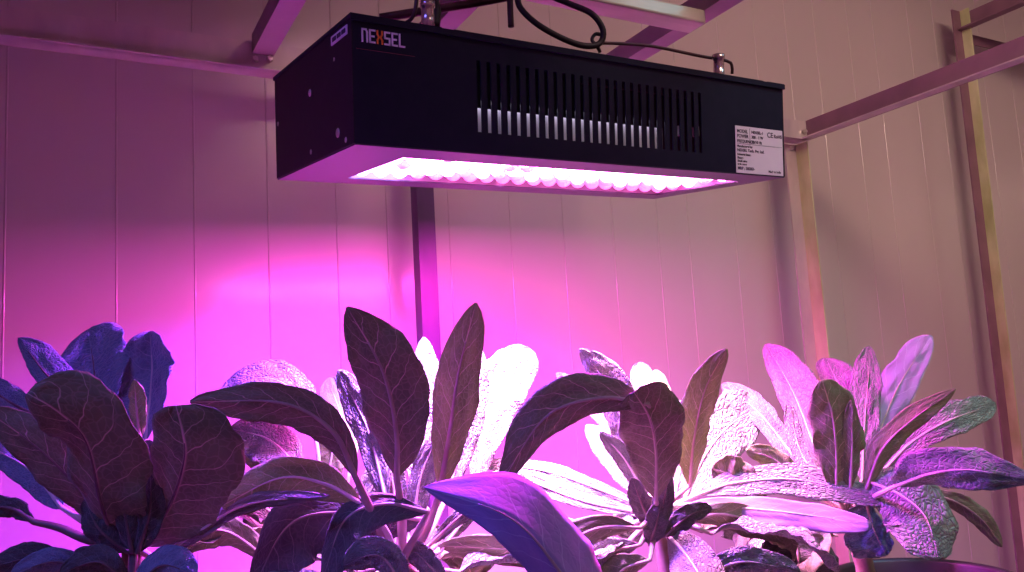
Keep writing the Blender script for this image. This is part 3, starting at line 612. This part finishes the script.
    D.leaf([(822, 484, 1.06), (800, 450, 1.10), (788, 400, 1.14)], 9, 9, .2, .2, .6, .6, ['c'], 'leaf_pale', 'stalk')
    D.leaf([(812, 482, 1.08), (785, 445, 1.13), (756, 410, 1.18), (722, 384, 1.24)], 12, 15, -.3, .5, .6, .5, ['c'], 'leaf_mid', 'stalk_pale', cr=.004, label='crinkled white leaf leaning far left')
    D.leaf([(804, 488, 1.03), (775, 460, 1.03), (746, 450, 1.03)], 10, 12, .3, .3, .6, .5, ['c'], 'leaf_green', 'stalk')
    D.leaf([(850, 490, 1.0), (852, 450, 1.0), (852, 400, 1.0)], 10, 10, .4, .2, .6, .6, ['c'], 'leaf_under', 'stalk')
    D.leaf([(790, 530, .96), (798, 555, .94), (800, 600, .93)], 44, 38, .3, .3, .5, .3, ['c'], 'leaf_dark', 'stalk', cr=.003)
    # ---------------- F : plant nearest the viewer, mostly below the picture
    FP = Plant('f', (640, 690, .62), 'nearest potted plant, one blue violet leaf rising from the bottom edge')
    FP.leaf([(620, 660, .62), (562, 575, .60), (510, 518, .60), (423, 487, .62)], 26, 34, -.3, 2.0, .8, .9, ['c'], 'leaf_fuzzy', 'stalk', cr=.001, label='blue violet furry leaf in front at the bottom')
    filler(FP, 4, 5, ['leaf_pale', 'leaf_dark'], (.10, .14), (20, 160), (-5, 15))
    # ---------------- E : plant behind, left of centre
    E_ = Plant('e', (300, 535, 1.0), 'potted plant behind, left of centre, with a bright white crinkled leaf')
    E_.leaf([(312, 420, 1.0), (290, 388, 1.0), (258, 378, 1.0), (218, 394, 1.0)], 24, 17, -1.2, 1.2, .5, .5, ['c', (318, 470, 1.0)], 'leaf_pale', 'stalk_pale', cr=.004, label='round crinkled leaf glowing white behind the arching leaf')
    E_.leaf([(350, 470, 1.0), (342, 420, 1.06), (328, 378, 1.12)], 18, 18, -.1, .2, .6, .4, ['c', (340, 500, 1.0)], 'leaf_green', 'stalk_pale', cr=.003)
    E_.leaf([(300, 470, 1.0), (270, 440, 1.0), (230, 428, 1.0)], 20, 18, -.9, .9, .6, .5, ['c'], 'leaf_pale', 'stalk_pale', cr=.003)
    E_.leaf([(290, 490, 1.0), (250, 445, 1.0), (215, 440, 1.0)], 14, 14, -.8, .8, .6, .5, ['c'], 'leaf_under', 'stalk')
    E_.leaf([(320, 500, 1.0), (332, 450, 1.0), (318, 415, 1.0)], 16, 16, .3, .2, .6, .5, ['c'], 'leaf_green', 'stalk_pale')
    E_.leaf([(280, 520, 1.02), (230, 480, 1.03), (190, 470, 1.04)], 14, 14, -.8, .8, .6, .5, ['c'], 'leaf_pale', 'stalk_pale')
    E_.leaf([(330, 530, .98), (370, 490, .98), (392, 440, .98)], 14, 14, -.2, .2, .6, .5, ['c'], 'leaf_pale', 'stalk_pale')
    filler(Bp, 5, 11, ['leaf_pale', 'leaf_under'], (.12, .16), (-20, 200), (0, 25), -.02)
    filler(C, 6, 12, ['leaf_pale', 'leaf_under', 'leaf_pale'], (.12, .17), (-60, 230), (0, 20), -.03)
    filler(D, 4, 13, ['leaf_pale', 'leaf_under'], (.12, .15), (100, 220), (0, 20), -.02)
    filler(E_, 6, 14, ['leaf_pale', 'leaf_under'], (.13, .17), (-60, 230), (0, 35))
    E_.leaf([(270, 560, .9), (220, 530, .88), (160, 552, .86)], 20, 16, .6, .2, .6, .5, ['c'], 'leaf_under', 'stalk')
build_plants()

# ------------------------------------------------------------------ bench under the pots
bench = empty('potting_bench', (0.45, 0.7, 0)); tag(bench, 'low bench board carrying the pots below the picture', 'bench')
bm = bmesh.new(); box(bm, -.75, .72, -.42, .48, .835, .860, .003); link('bench_top', bm, M['bench'], bench)
for x in (-.72, .69):
    for y in (-.39, .45):
        bm = bmesh.new(); box(bm, x - .02, x + .02, y - .02, y + .02, 0, .834, .002); link('leg', bm, M['steel'], bench)
